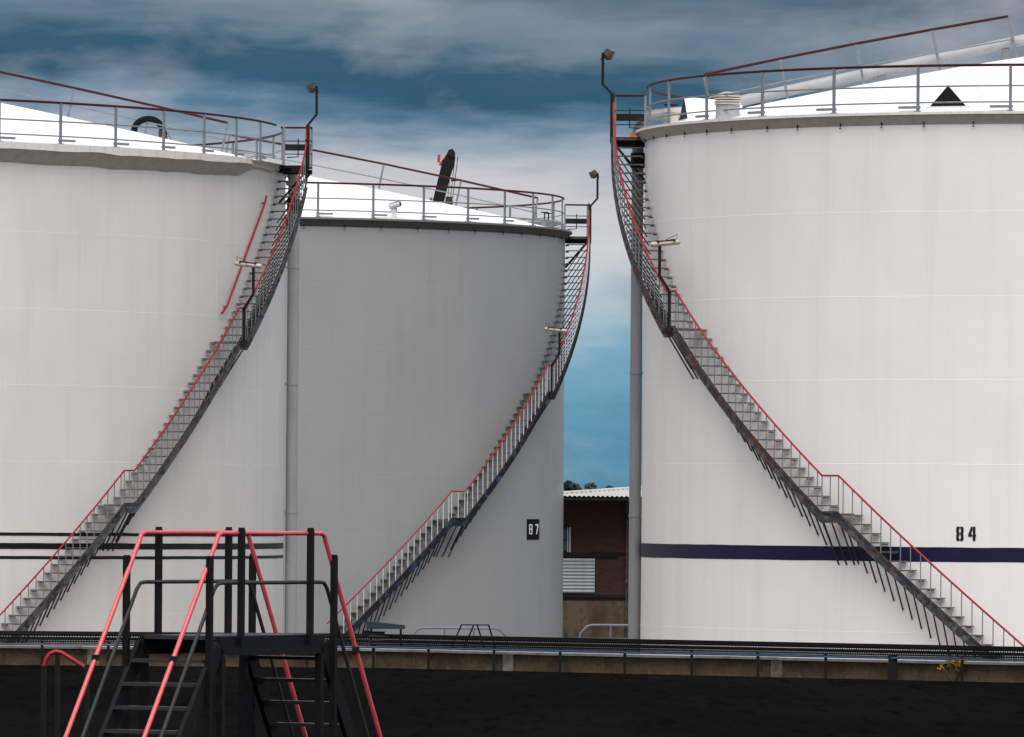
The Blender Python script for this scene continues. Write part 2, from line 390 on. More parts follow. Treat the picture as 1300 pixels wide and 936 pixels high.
for k in range(cols+1):
    psi = 63.35 + (68.2 - 63.35)*k/cols
    for r, z in ((TC.R+.003, 3.32), (TC.R+.012, 3.32), (TC.R+.012, 3.94), (TC.R+.003, 3.94)): mb.v.append(tuple(pol(TC, r, psi, z)))
for k in range(cols):
    for q in range(4): mb.f.append((k*4+q, k*4+(q+1) % 4, (k+1)*4+(q+1) % 4, (k+1)*4+q))
mb.f += [(0, 1, 2, 3), (cols*4+3, cols*4+2, cols*4+1, cols*4)]
plate = part('number_plate', mb, plateblack, TC.o)
place_digit(TC, '8', 64.55, 3.485, .22, .30, digitwhite, TC.R + .024, plate)
place_digit(TC, '7', 66.95, 3.485, .22, .30, digitwhite, TC.R + .024, plate)

# clips under the eaves
clip = MB().box((0, 0, 0), (.03, .02, .10)).box((.012, .0, -.085), (.012, .05, .02)).mesh('clip', darksteel)
for t, st, rng in ((TR, 6.1, 29), (TC, 6.4, 27)):
    for k in range(rng):
        psi = -80 + k*st + random.uniform(-.5, .5)
        dn = rad(t, psi)
        link('eave_clip', clip, t.o, dn*(t.R + .035) + Vector((0, 0, t.H - .21)), (0, 0, math.atan2(dn.y, dn.x)))

# ------------------------------------------------------------------ roof-edge guard railings
def guard_railing(t, n, label, top_m, ph0, gate):
    r = t.R - .07; H = t.H
    o = thing('guard_railing', (t.c[0], t.c[1], H), label, 'railing', 'railings round the tank roofs')
    post = MB().box((0, 0, .5), (.045, .06, 1.0)).box((0, 0, .012), (.12, .12, .024)).mesh('post', galv)
    foot = MB().box((0, 0, 0), (.07, .5, .055)).mesh('foot_plate', galv)
    for k in range(n):
        psi = ph0 + 360*k/n
        p = (psi + 180) % 360 - 180
        if gate[0] < p < gate[1]: continue
        dn = rad(t, psi); rz = math.atan2(dn.y, dn.x)
        zr = roof_z(t, r) - H
        po = link('post', post, o, dn*r + Vector((0, 0, zr)), (0, 0, rz))
        link('foot_plate', foot, po, (0.0, .2*t.s, .10), (0, 0, 0))
    zr = roof_z(t, r)
    for nm, dz, rr, m in (('top_rail', 1.0, .030, top_m), ('middle_rail', .55, .018, galv), ('lower_rail', .2, .018, galv)):
        pts = []
        a0, a1 = gate[1], gate[0] + 360
        for k in range(161): pts.append(pol(t, r, a0 + (a1 - a0)*k/160, zr + dz))
        part(nm, MB().tube(pts, rr, 8), m, o, True)
    return o
guard_railing(TL, 55, 'maroon and grey guard railing round the roof of the left tank', maroon, 36.9 - 6.545*8, (82.5, 86.8))
guard_railing(TC, 38, 'maroon and grey guard railing round the roof of the grey tank', maroon, 18.2, (91, 95.5))
guard_railing(TR, 30, 'maroon and grey guard railing round the roof of tank 84', maroon, 13.2, (91.6, 96.5))

# ------------------------------------------------------------------ radial roof railings
def roof_railing(t, r0, r1, npost, h, label, psi=90):
    dn = rad(t, psi); base = pol(t, r1, psi, roof_z(t, r1))
    o = thing('roof_walkway_railing', base, label, 'railing', 'railings up the tank roofs')
    slope = (roof_z(t, r0) - roof_z(t, r1))/(r1 - r0)
    pv = (Vector((0, 0, 1)) + dn*slope).normalized()
    tops, mids = [], []
    for k in range(npost):
        r = r1 + (r0 - r1)*k/(npost-1); b = pol(t, r, psi, roof_z(t, r) - .02)
        part('post', MB().bar(b, b + pv*h, .06, .045), galv, o)
        tops.append(b + pv*(h + .02)); mids.append(b + pv*h*.47 - Vector((0, .035, 0)))
    part('top_rail', MB().tube(tops, .032, 8), maroon, o, True)
    part('middle_rail', MB().tube(mids, .018, 8), galv, o, True)
roof_railing(TR, 1.50, 8.48, 5, .98, 'maroon railing climbing the roof of tank 84 towards its peak')
roof_railing(TL, 2.6, 14.4, 7, .80, 'maroon railing sloping down the left tank roof')
roof_railing(TC, .15, 9.62, 5, .82, 'maroon railing sloping down the roof of the grey tank')

# ------------------------------------------------------------------ spiral staircases
bracem = mat('grey_brace_steel', (.035, .036, .038), .6, var=[((9, 9, 9), (.015, .012, .011), .5, .62, .8, 4)], spec=.2)
capm = mat('dark_red_stringer_cap', (.05, .012, .010), .6, var=[((7, 7, 7), (.012, .010, .010), .48, .6, .9, 4)], spec=.2)
RAILH = .82
def staircase(t, nodes, wdt, label, string_m, bal_m, brace_m):
    """nodes from the bottom: [(psi, z, kind)], kind of the stretch that starts there: 'f' flight, 'l' landing"""
    R = t.R; ro = R + wdt
    o = thing('spiral_staircase', pol(t, R + wdt/2, nodes[0][0], 0), label, 'staircase', 'staircases curling up the tanks')
    base = wloc(o)
    tread = MB()
    for y_, w2 in ((-.10, .03), (-.058, .012), (-.02, .012), (.02, .012), (.058, .012), (.10, .03)): tread.box((0, y_, -.018), (wdt - .07, w2, .026))
    for x_ in (-1, 1): tread.box((x_*(wdt/2 - .04), 0, -.018), (.012, .215, .024))
    tread = tread.mesh('tread', treadmat)
    brace = MB().bar((wdt/2 - .04, 0, -.10), (-wdt/2 + .01, 0, -1.08), .027, .027).mesh('brace', brace_m)
    bracket = MB().box((-wdt/2 + .05, 0, -.05), (.10, .2, .045) if bal_m is palepaint else (.07, .13, .025)).mesh('wall_bracket', treadmat)
    balm = MB().tube([(0, 0, .0), (0, 0, RAILH)], .0135, 6).mesh('baluster', bal_m, True)
    path = []
    for (p0, z0, k), (p1, z1, _) in zip(nodes, nodes[1:]):
        rm = R + wdt/2
        if k == 'f':
            nr = max(1, round((z1 - z0)/.2)); 
            for i in range(nr):
                f0 = i/nr; path.append((p0 + (p1-p0)*f0, z0 + (z1-z0)*f0))
                fm = (i + .5)/nr; psi = p0 + (p1-p0)*fm; zt = z0 + (z1-z0)*(i+1)/nr - .02
                dn = rad(t, psi); rz = math.atan2(dn.y, dn.x)
                tr = link('tread', tread, o, pol(t, rm, psi, zt) - base, (0, 0, rz))
                link('wall_bracket', bracket, tr)
                link('brace', brace, o, pol(t, rm, psi, zt) - base, (0, 0, rz))
                zb = z0 + (z1-z0)*fm
                link('baluster', balm, o, pol(t, ro - .008, psi, zb) - base)
        else:
            path.append((p0, z0))
            mb = MB(); 
            for i in range(5):
                q = p0 + (p1-p0)*i/4
                for r, z in ((R+.03, z0), (ro-.03, z0), (ro-.03, z0-.05), (R+.03, z0-.05)): mb.v.append(tuple(pol(t, r, q, z)))
            for i in range(4):
                for q in range(4): mb.f.append((i*4+q, i*4+(q+1) % 4, i*4+4+(q+1) % 4, i*4+4+q))
            mb.f += [(0, 1, 2, 3), (19, 18, 17, 16)]
            part('landing', mb, treadmat, o)
            for q in (p0, (p0+p1)/2, p1):
                dn = rad(t, q)
                link('baluster', balm, o, pol(t, ro - .008, q, z0) - base)
                link('brace', brace, o, pol(t, rm, q, z0-.04) - base, (0, 0, math.atan2(dn.y, dn.x)))
    path.append(nodes[-1][:2])
    # outer stringer: a curved plate with a small top and bottom flange
    for nm, r0, r1, za, zb in (('stringer', ro, ro+.016, -.21, .02),):
        mb = MB()
        for p, z in path:
            for r, zz in ((r0, za), (r1+.03, za), (r1+.03, za+.022), (r1, za+.022), (r1, zb-.022), (r1+.03, zb-.022), (r1+.03, zb), (r0, zb)): mb.v.append(tuple(pol(t, r, p, z+zz)))
        for i in range(len(path)-1):
            for q in range(8): mb.f.append((i*8+q, i*8+(q+1) % 8, i*8+8+(q+1) % 8, i*8+8+q))
        e = (len(path)-1)*8; mb.f += [tuple(range(8)), tuple(range(e+7, e-1, -1))]
        st_ = part(nm, mb, string_m, o)
        part('stringer_cap', MB().tube([pol(t, ro + .02, p, z + .03) for p, z in path], .017, 6), capm, st_, True)
    part('handrail', MB().tube([pol(t, ro - .008, p, z + RAILH) for p, z in path], .023, 8), red, o, True)
    return o, path
def zf(zr): return zr + HC - RAILH
W_ = .72
sR, pR = staircase(TR, [(7.2, .02, 'f'), (33.31, zf(.81), 'l'), (35.57, zf(.81), 'f'), (61.01, zf(4.91), 'l'), (63.25, zf(4.91), 'f'), (91.4, TR.H - .12, 'f')], W_,
    'rusty spiral staircase with red handrail rising leftwards up tank 84', rust, galv, bracem)
sL, pL = staircase(TL, [(32.75, .02, 'f'), (48.52, zf(.885), 'l'), (49.73, zf(.885), 'f'), (64.59, zf(4.92), 'l'), (65.85, zf(4.92), 'f'), (82.4, TL.H - .35, 'f')], W_,
    'grey spiral staircase with red handrail rising up the left tank with black stripes', greysteel, galv, bracem)
sC, pC = staircase(TC, [(18.9, .02, 'f'), (39.86, zf(.545), 'l'), (42.45, zf(.545), 'f'), (62.74, zf(4.355), 'l'), (64.63, zf(4.355), 'f'), (90.6, TC.H - .12, 'f')], W_,
    'dark blue spiral staircase with red handrail rising up the grey tank', bluesteel, palepaint, bracem)

# top platforms (parts of each staircase)
def top_platform(t, o, p0, dp, z):
    R = t.R; ro = R + W_; p1 = p0 + dp
    mb = MB()
    for i in range(5):
        q = p0 + dp*i/4
        for r, zz in ((R-.02, z), (ro+.01, z), (ro+.01, z-.05), (R-.02, z-.05)): mb.v.append(tuple(pol(t, r, q, zz)))
    for i in range(4):
        for q in range(4): mb.f.append((i*4+q, i*4+(q+1) % 4, i*4+4+(q+1) % 4, i*4+4+q))
    mb.f += [(0, 1, 2, 3), (19, 18, 17, 16)]
    pl = part('platform', mb, darksteel, o)
    for q in (p0 + .05*dp, p1):
        part('beam', MB().bar(pol(t, R+.01, q, z-.13), pol(t, ro+.02, q, z-.13), .05, .12), darksteel, pl)
        part('brace', MB().bar(pol(t, ro-.05, q, z-.19), pol(t, R+.02, q, z-.95), .05), darksteel, pl)
    for r in (ro, R+.02):
        part('post', MB().bar(pol(t, r, p1, z-.05), pol(t, r, p1, z+1.0), .05), galv, pl)
    part('post', MB().bar(pol(t, ro, p0, z-.35), pol(t, ro, p0, z+1.0), .055), darksteel, pl)
    part('post', MB().bar(pol(t, ro+.012, p0+dp*.35, z-.05), pol(t, ro, p0+dp*.35, z+1.0), .06), galv, pl)
    rl = [pol(t, ro, p0, z+1.0), pol(t, ro, p1, z+1.0), pol(t, R+.02, p1, z+1.0)]
    part('top_rail', MB().tube(rl, .026, 8), maroon, pl, True)
    for dz in (.66, .33): part('middle_rail', MB().tube([p - Vector((0, 0, 1.0-dz)) for p in rl], .014, 6), darksteel, pl, True)
    part('cable_trunking', MB().bar(pol(t, ro-.02, p1+.15, z+.50), pol(t, R+.02, p1+.15, z+.50), .08, .16), darksteel, pl)
    part('conduit', MB().tube([pol(t, R+.38, p1-.1, z+.72), pol(t, R+.38, p1-.1, z+.26), pol(t, R+.1, p1-.1, z+.24)], .018, 6), darksteel, pl, True)
    return pl
top_platform(TR, sR, 91.5, 4.6, TR.H - .10)
plL = top_platform(TL, sL, 82.6, 3.4, TL.H + .02)
top_platform(TC, sC, 90.8, 4.4, TC.H - .10)
# link the left handrail up to the platform rail
pe = pL[-1]
part('handrail', MB().tube([pol(TL, TL.R+W_-.008, pe[0], pe[1]+RAILH), pol(TL, TL.R+W_, pe[0]+.12, pe[1]+RAILH+.16), pol(TL, TL.R+W_, 82.6, TL.H+1.02)], .027, 8), red, sL, True)
# wall-side handrail on the left stair
wr = [(65.6, 9.0), (66.6, 9.18), (75.9, 11.85), (76.3, 12.02)]
wp = [pol(TL, TL.R + .09, p, z) for p, z in wr]
wh = part('wall_handrail', MB().tube(wp, .028, 8), red, sL, True)
for k in (1, 2): part('rail_bracket', MB().bar(wp[k], pol(TL, TL.R, wr[k][0], wr[k][1]-.02), .035), red, wh)

# ------------------------------------------------------------------ lamps on the staircases
def flood_lamp(t, psi, z, out, rise, up, label, face):
    ro = t.R + W_ + .035
    dn = rad(t, psi); b = pol(t, ro, psi, z)
    o = thing('flood_lamp', b, label, 'lamp', 'flood lamps at the stair tops')
    p = [b, b + Vector((0, 0, 1.15)), b + dn*out + Vector((0, 0, 1.15+rise)), b + dn*out + Vector((0, 0, 1.15+rise+up))]
    part('pole', MB().tube(p, .034, 8), darksteel, o, True)
    for dz in (.1, .75): part('clamp', MB().box(b + Vector((0, 0, dz)) - dn*.02, (.11, .11, .05)), darksteel, o)
    h = p[-1]; yaw = math.atan2(dn.y, dn.x) + math.pi + face
    M = Matrix.Rotation(yaw, 3, 'Z') @ Matrix.Rotation(R_(28), 3, 'Y')
    mb = MB(); c = h + M @ Vector((.12, 0, .03))
    # tapered housing: small back, wide front
    fr = [(-.09, .055, .05), (-.05, .085, .075), (.07, .115, .10), (.10, .115, .10)]
    for x, a, e in fr:
        for sy, sz in ((-1, -1), (1, -1), (1, 1), (-1, 1)): mb.v.append(tuple(c + M @ Vector((x, sy*a, sz*e))))
    for i in range(3):
        for q in range(4): mb.f.append((i*4+q, i*4+(q+1) % 4, i*4+4+(q+1) % 4, i*4+4+q))
    mb.f += [(3, 2, 1, 0), (12, 13, 14, 15)]
    hd = part('housing', mb, lampmetal, o)
    part('lens', MB().box(c + M @ Vector((.102, 0, 0)), (.012, .20, .17), M=M), lampglass, hd)
    for i in range(4): part('cooling_fin', MB().box(c + M @ Vector((-.07 + i*.03, 0, .085)), (.010, .11, .04), M=M), lampmetal, hd)
    part('yoke', MB().tube([c + M @ Vector((0, -.155, 0)), c + M @ Vector((-.02, -.155, -.15)), h, c + M @ Vector((-.02, .155, -.15)), c + M @ Vector((0, .155, 0))], .012, 6), darksteel, o, True)
flood_lamp(TR, 91.5, 12.65, .21, .22, .72, 'dark flood lamp on a crooked pole at the stair top of tank 84', .5)
flood_lamp(TL, 82.6, 12.75, .21, .25, .72, 'dark flood lamp on a crooked pole at the stair top of the left tank', -.3)
flood_lamp(TC, 90.8, 12.4, .21, .24, .78, 'small dark flood lamp on a crooked pole at the stair top of the grey tank', -.5)

def tube_lamp(t, psi, z, label, inw=.52):
    ro = t.R + W_ + .04; dn = rad(t, psi); b = pol(t, ro, psi, z)
    o = thing('tube_lamp', b, label, 'lamp', 'tube lamps at the upper stair landings')
    p = [b - Vector((0, 0, .12)), b + Vector((0, 0, .82)), b + dn*.25 + Vector((0, 0, 1.16)), b + dn*.25 + Vector((0, 0, 1.85))]
    part('pole', MB().tube(p, .036, 8), darksteel, o, True)
    part('foot_bracket', MB().box(b + Vector((0, 0, -.06)), (.20, .2, .14)), darksteel, o)
    h = p[-1]; tl = .10
    ax = (-dn + Vector((0, 0, tl))).normalized(); side = Vector((0, 0, 1)).cross(ax).normalized(); u = ax.cross(side)
    M = Matrix((ax, side, u)).transposed(); c = h + ax*.14 + Vector((0, 0, .02))
    mb = MB(); ln = .76
    secs = [(-.5, .35), (-.47, .75), (-.40, 1), (.40, 1), (.47, .75), (.5, .35)]
    for x, k in secs:
        for a in range(10):
            an = 2*math.pi*a/10; mb.v.append(tuple(c + M @ Vector((x*ln, .085*k*math.cos(an), .062*k*math.sin(an)))))
    for i in range(5):
        for a in range(10): mb.f.append((i*10+a, i*10+(a+1) % 10, i*10+10+(a+1) % 10, i*10+10+a))
    mb.f += [tuple(range(9, -1, -1)), tuple(range(50, 60))]
    hd = part('housing', mb, lampglass, o, True)
    part('canopy', MB().box(c + M @ Vector((-.02, 0, .060)), (.42, .15, .022), M=M), lampmetal, hd)
    part('canopy_clip', MB().box(c + M @ Vector((-.22, 0, .045)), (.04, .165, .07), M=M), darksteel, hd)
    part('canopy_clip', MB().box(c + M @ Vector((.20, 0, .045)), (.04, .165, .07), M=M), darksteel, hd)
    part('supply_wire', MB().tube([c + M @ Vector((.3, .02, .05)), c + M @ Vector((.34, .02, .17)), c + M @ Vector((.1, .02, .10)), h], .008, 5), darksteel, o, True)
tube_lamp(TR, 62.1, zf(4.91), 'tube lamp on a pole at the upper stair landing of tank 84')
tube_lamp(TL, 65.2, zf(4.92), 'tube lamp on a pole at the upper stair landing of the left tank')
tube_lamp(TC, 63.7, zf(4.355), 'tube lamp on a pole at the upper stair landing of the grey tank')

# ------------------------------------------------------------------ vertical pipes beside the tanks
def riser_pipe(t, psi, rr, label, m, roof_run):
    rc = t.R + .215; b = pol(t, rc, psi, 0)
    o = thing('riser_pipe', b, label, 'pipe', 'pipes standing against the tanks')
    pts = [pol(t, rc, psi, 0), pol(t, rc, psi, t.H - .10)]
    part('pipe', MB().tube(pts, rr, 16), m, o, True)
    for z in (.9, 4.1, 7.4, 10.4):
        part('pipe_clamp', MB().tube([pol(t, rc, psi, z-.03), pol(t, rc, psi, z+.03)], rr+.014, 16).bar(pol(t, rc, psi, z), pol(t, t.R, psi, z), .08, .05), m, o)
    fz = t.H - .30 if not roof_run else t.H - .01
    part('flange', MB().tube([pol(t, rc, psi, fz-.05), pol(t, rc, psi, fz+.05)], rr+.055, 20), orange if roof_run else m, o, True)
    part('coupling', MB().tube([pol(t, rc, psi, fz-.75), pol(t, rc, psi, fz-.40)], rr+.03, 16), darksteel, o, True)
    el_ = []
    for k in range(9):
        a = R_(90*k/8); el_.append(pol(t, rc - .42*(1 - math.cos(a)), psi, fz + .02 + .46*math.sin(a)))
    el_.append(pol(t, rc - .8, psi - (0 if not roof_run else .0), fz + .52))
    part('elbow', MB().tube(el_, rr*.96, 14), m, o, True)
    if roof_run:
        q = [pol(t, rc-.8, psi, fz+.52), pol(t, t.R-1.3, psi-.6, roof_z(t, t.R-1.3)+.26), pol(t, t.R-2.4, psi-1.0, roof_z(t, t.R-2.4)+.27), pol(t, 1.0, 97, roof_z(t, 1.0)+.42)]
        part('roof_pipe', MB().tube(q, .13, 14), pipewhite, o, True)
        for r in (1.75, 4.6, 7.2):
            p = pol(t, r, 97, roof_z(t, r))
            part('pipe_support', MB().box(p + Vector((0, 0, .12)), (.16, .2, .30)), pipegrey, o)
riser_pipe(TR, 97.6, .137, 'tall grey pipe with an orange flange against the left side of tank 84', pipegrey, True)
riser_pipe(TL, 94.2, .150, 'tall pale pipe against the right side of the left tank', mat('pale_grey_pipe_paint', (.33, .335, .34), .5, var=[((3, 3, .5), (.25, .25, .25), .45, .7, .7, 4)]), False)

# ------------------------------------------------------------------ roof fittings (parts of their tank)
def hatch(t, r, psi, wd, ht, dp):
    """little gabled hatch: black gable facing out, white roof running back into the tank roof"""
    M, nrm = surf_frame(t, psi); z = roof_z(t, r); c = pol(t, r, psi, z - .02)
    mb = MB(); 
    f0 = [c + M @ Vector((x, 0, zz)) for x, zz in ((-wd/2, 0), (wd/2, 0), (0, ht))]
    bk = pol(t, r - dp, psi, roof_z(t, r-dp) + .02)
    mb.add(f0 + [bk + M @ Vector((-wd*.30, 0, 0)), bk + M @ Vector((wd*.30, 0, 0)), bk + Vector((0, 0, ht*.25))], [(0, 2, 5, 3), (1, 4, 5, 2), (0, 1, 2), (3, 5, 4), (0, 3, 4, 1)])
    h_ = part('gabled_hatch', mb, roof_white, t.o)
    part('opening', MB().prism([(-wd/2+.03, .05), (wd/2-.03, .05), (0, ht-.03)], .012, M, c + nrm*.012), black, h_)
    part('threshold', MB().box(c + nrm*.03 + Vector((0, 0, .015)), (wd+.1, .08, .05), M=M), lip_white, h_)
hatch(TR, 9.45, 22.2, .88, .52, 1.6)
hatch(TR, 9.3, 80, .95, .56, 1.3)
vp = pol(TR, 9.75, 58.0, roof_z(TR, 9.75) - .06)
v_ = part('roof_vent', MB().lathe([(.0, .42), (.27, .40), (.27, -.05)], 24, vp), pipewhite, TR.o, True)
for k in range(4): part('vent_ring', MB().lathe([(.24, .34 + k*.055), (.31, .345 + k*.055), (.31, .375 + k*.055), (.24, .385 + k*.055)], 24, vp), mat('vent_ring_paint', (.55, .49, .40), .6) if 'vent_ring_paint' not in MATS else MATS['vent_ring_paint'], v_, True)
part('vent_cap', MB().lathe([(.28, .56), (.10, .63), (.0, .64)], 24, vp), pipewhite, v_, True)
vq = pol(TR, 9.75, 76, roof_z(TR, 9.75))
q_ = part('valve', MB().lathe([(0, .30), (.16, .28), (.16, 0)], 16, vq).lathe([(.0, .36), (.20, .33), (.20, .25), (.1, .22)], 16, vq), MATS['vent_ring_paint'], TR.o, True)
part('valve_wheel', MB().tube([vq + Vector((math.cos(a)*.16, math.sin(a)*.16, .42)) for a in [k*math.pi/8 for k in range(16)]], .02, 6, True), darksteel, q_, True)
# valves by the stair head of the grey tank
for k, p_ in enumerate((78, 82)):
    c = pol(TC, 10.2, p_, roof_z(TC, 10.2))
    q_ = part('valve', MB().lathe([(0, .22), (.13, .20), (.13, 0)], 14, c).tube([c + Vector((-.5, 0, .12)), c + Vector((.4, 0, .12))], .07, 10), pipegrey, TC.o, True)
    part('valve_wheel', MB().lathe([(.02, .22), (.02, .40), (.12, .40), (.12, .43), (0, .43)], 12, c), darksteel, q_, True)
# hose hoop on the left tank roof
hx = 21.90 + (187 - 650)/49.7
hc = Vector((TL.c[0] + hx, TL.c[1], 0)); hz = roof_z(TL, hx) - .14
hs = thing('hose_hoop', hc + Vector((0, 0, hz)), 'thick black hose bent in a hoop on the left tank roof', 'hose')
pts = [hc + Vector((-.40, 0, hz - .02))] + [hc + Vector((-.05 + .36*math.cos(a), .05*math.cos(a), hz + .30 + .30*math.sin(a))) for a in [math.pi*(1.08 - k/12*1.1) for k in range(13)]]
part('hose', MB().tube(pts, .085, 10), rubber, hs, True)
part('coupling', MB().tube([pts[-1] + Vector((.0, 0, .02)), pts[-1] + Vector((.02, 0, -.22))], .115, 10), lampmetal, hs, True)
part('stub_pipe', MB().tube([pts[-1] + Vector((.02, 0, -.2)), pts[-1] + Vector((.02, 0, -.62))], .075, 10), pipewhite, hs, True)
part('prop', MB().tube([pts[-1] + Vector((.12, 0, -.02)), pts[-1] + Vector((.42, 0, -.5))], .022, 6), galv, hs, True)
# surveillance camera on the grey tank
cb = pol(TC, TC.R - .02, 31.3, roof_z(TC, TC.R))
sc_ = thing('surveillance_camera', cb, 'small white surveillance camera on the roof edge of the grey tank', 'camera')
part('bracket', MB().box(cb + Vector((0, 0, .10)), (.16, .16, .22)).tube([cb + Vector((0, 0, .2)), cb + Vector((0, 0, .34))], .09, 12), palepaint, sc_)
part('housing', MB().tube([cb + Vector((-.14, -.05, .38)), cb + Vector((.12, -.10, .44)), cb + Vector((.17, -.11, .45))], .09, 12), palepaint, sc_, True)
part('lens', MB().tube([cb + Vector((.17, -.11, .45)), cb + Vector((.205, -.117, .458))], .055, 12), black, sc_, True)
part('sun_shield', MB().box(cb + Vector((.05, -.08, .535)), (.40, .2, .02)), palepaint, sc_)

# ------------------------------------------------------------------ building in the gap
BY = 246.0
sB = F/BY
def bx(px): return (px - 650)/sB
def bz(py, px=760): return HC + (648 - (py - (px-650)*ROLL))/sB
bd = thing('brick_building', (6, BY, 0), 'brick building with pale corrugated roof in the gap between tanks', 'building')
x0, x1, dep = .55, 15.0, 14.0
eave_z = bz(632)
zr_ = bz(764); zb_ = eave_z - .02
part('wall', MB().box(((x0+.8+x1-.8)/2, BY+.9+dep/2, (zr_+zb_)/2), (x1-x0-1.6, dep-1.8, zb_-zr_)), brick, bd)
part('rendered_plinth', MB().box(((x0+.8+x1-.8)/2, BY+.9+dep/2, zr_/2), (x1-x0-1.56, dep-1.76, zr_)), render_, bd)
# hipped roof of corrugated sheets
FW = BY + 1.8    # front wall face is at BY+.9+.9
pt = .077
mb = MB(); nx, ny = 620, 2
hip = dep/2
for side in (0,):
    for i in range(nx+1):
        x = x0 + (x1-x0)*i/nx
        co = .022*math.sin(2*math.pi*x/.155)
        dmax = min(hip, x - x0, x1 - x)
        for j in (0, 1):
            d_ = dmax*j; mb.v.append((x, BY + d_, eave_z + .045 + d_*pt + co))
    for i in range(nx): mb.f.append((i*2, i*2+2, i*2+3, i*2+1))
rf = part('roof', mb, sheet, bd, False)
mb = MB(); xs = [x0, x1]
mb.add([(x0, BY, eave_z-.02), (x1, BY, eave_z-.02), (x1, BY+dep, eave_z-.02), (x0, BY+dep, eave_z-.02), (x0+hip, BY+hip, eave_z+hip*pt), (x1-hip, BY+hip, eave_z+hip*pt)],
       [(0, 3, 2, 1), (0, 4, 3), (1, 2, 5), (3, 4, 5, 2), (0, 1, 5, 4)])
part('roof_deck', mb, darksteel, bd)
part('hip_capping', MB().tube([(x0, BY, eave_z+.07), (x0+hip, BY+hip, eave_z+.07+hip*pt)], .05, 8), sheet, rf, True)
part('gutter', MB().box(((x0+x1)/2, BY+.02, eave_z-.05), (x1-x0, .10, .07)), darksteel, bd)
# window
wx0, wx1, wz0, wz1 = bx(700), bx(725.5), bz(702), bz(670)
wn = part('window', MB().box(((wx0+wx1)/2, FW-.01, (wz0+wz1)/2), (wx1-wx0, .03, wz1-wz0)), darksteel, bd)
mb = MB()
for k in range(2):
    for j in range(2):
        cx_ = wx0 + (wx1-wx0)*(.27 + .46*k); cz_ = wz0 + (wz1-wz0)*(.27 + .46*j)
        part('pane', MB().box((cx_, FW-.028, cz_), ((wx1-wx0)*.40, .012, (wz1-wz0)*.40)), glass, wn)
part('frame', MB().box((wx1-.03, FW-.04, (wz0+wz1)/2), (.05, .05, wz1-wz0)).box((bx(721.5), FW-.04, (wz0+wz1)/2), (.035, .045, wz1-wz0-.02)), louvre, wn)
# louvre panel
lx0, lx1, lz0, lz1 = bx(705), bx(757), bz(754), bz(710)
lp = part('louvre_panel', MB().box(((lx0+lx1)/2, FW-.02, (lz0+lz1)/2), (lx1-lx0, .05, lz1-lz0)), darksteel, bd)
sl_ = MB().box((0, 0, 0), (lx1-lx0-.03, .09, .085), M=Matrix.Rotation(R_(-38), 3, 'X')).mesh('slat', louvre)
for k in range(10):
    link('slat', sl_, lp, Vector(((lx0+lx1)/2, FW-.085, lz0 + (k+.5)*(lz1-lz0)/10)) - wloc(lp))
part('lintel', MB().box(((lx0+lx1)/2+.3, FW-.03, lz1+.10), (lx1-lx0+.9, .08, .12)), darksteel, bd)
part('sill_band', MB().box((bx(760), FW-.035, bz(758)), (bx(800)-bx(715)+1.2, .09, .10)), darksteel, bd)
part('string_course', MB().box((bx(790), FW-.025, bz(703)), (2.2, .06, .07)), darksteel, bd)
part('downpipe', MB().tube([(bx(797), FW-.06, 0), (bx(797), FW-.06, eave_z-.05)], .045, 8), MATS['rusty_stringer_steel'], bd, True)

# ------------------------------------------------------------------ bund wall with its tray of pipes
def bline(px):
    """point of the bund line under picture column px (de-rolled)"""
    for (xa, ya), (xb, yb) in zip(BL, BL[1:]):
        # x/y = k
        k = (px - 650)/F; den = (xb - xa) - k*(yb - ya)
        f = (k*ya - xa)/den
        if -1e-6 <= f <= 1+1e-6: return Vector((xa + (xb-xa)*f, ya + (yb-ya)*f, 0)), Vector((xb-xa, yb-ya, 0)).normalized()
wall = thing('bund_wall', (-2.7, 148.8, 0), 'low stained brown concrete bund wall with pale coping in front of the tanks', 'wall')
cz = 1.43
for (xa, ya), (xb, yb) in zip(BL, BL[1:]):
    a, b = Vector((xa, ya, 0)), Vector((xb, yb, 0)); d = (b - a).normalized(); nn = Vector((-d.y, d.x, 0)); ln = (b-a).length
    part('wall_panel', MB().bar(a + nn*.12 + Vector((0, 0, (cz-.05)/2)), b + nn*.12 + Vector((0, 0, (cz-.05)/2)), .22, cz-.05), wallbrown, wall)
    k = 0.
    while k < ln:
        e = min(k + 1.92, ln)
        dz = random.uniform(-.006, .006)
        part('coping_stone', MB().bar(a + nn*.12 + d*(k+.006) + Vector((0, 0, cz-.025+dz)), a + nn*.12 + d*(e-.006) + Vector((0, 0, cz-.025+dz)), .30, .05), coping_m, wall)
        k = e
for px in (647, 988, 120): 
    p, d = bline(px); part('pier', MB().bar(p - d*.12 + Vector((0, .0, 1.21)), p + d*.12 + Vector((0, .0, 1.21)), .05, .335), mat('pale_stained_pier', (.26, .23, .19), .85, var=[((6, 6, 3), (.10, .075, .05), .45, .62, .85, 5)]) if 'pale_stained_pier' not in MATS else MATS['pale_stained_pier'], wall)
tray = thing('pipe_tray', (-2.7, 148.2, YARD), 'long black mesh-sided pipe tray on short posts along the bund wall', 'pipe tray')
PX = [-112, -28, 56, 140, 224, 308, 392, 476, 556, 639, 723, 805, 890, 974, 1060, 1145, 1233, 1318, 1402]
TZ = 1.715
def off(p, d, o): return p + Vector((d.y, -d.x, 0))*o
for i, px in enumerate(PX):
    p, d = bline(px); p = off(p, d, .28); wd = .17 if px == 1145 else .055
    part('post', MB().bar(p + Vector((0, 0, YARD)), p + Vector((0, 0, 1.52)), wd, .06), black, tray)
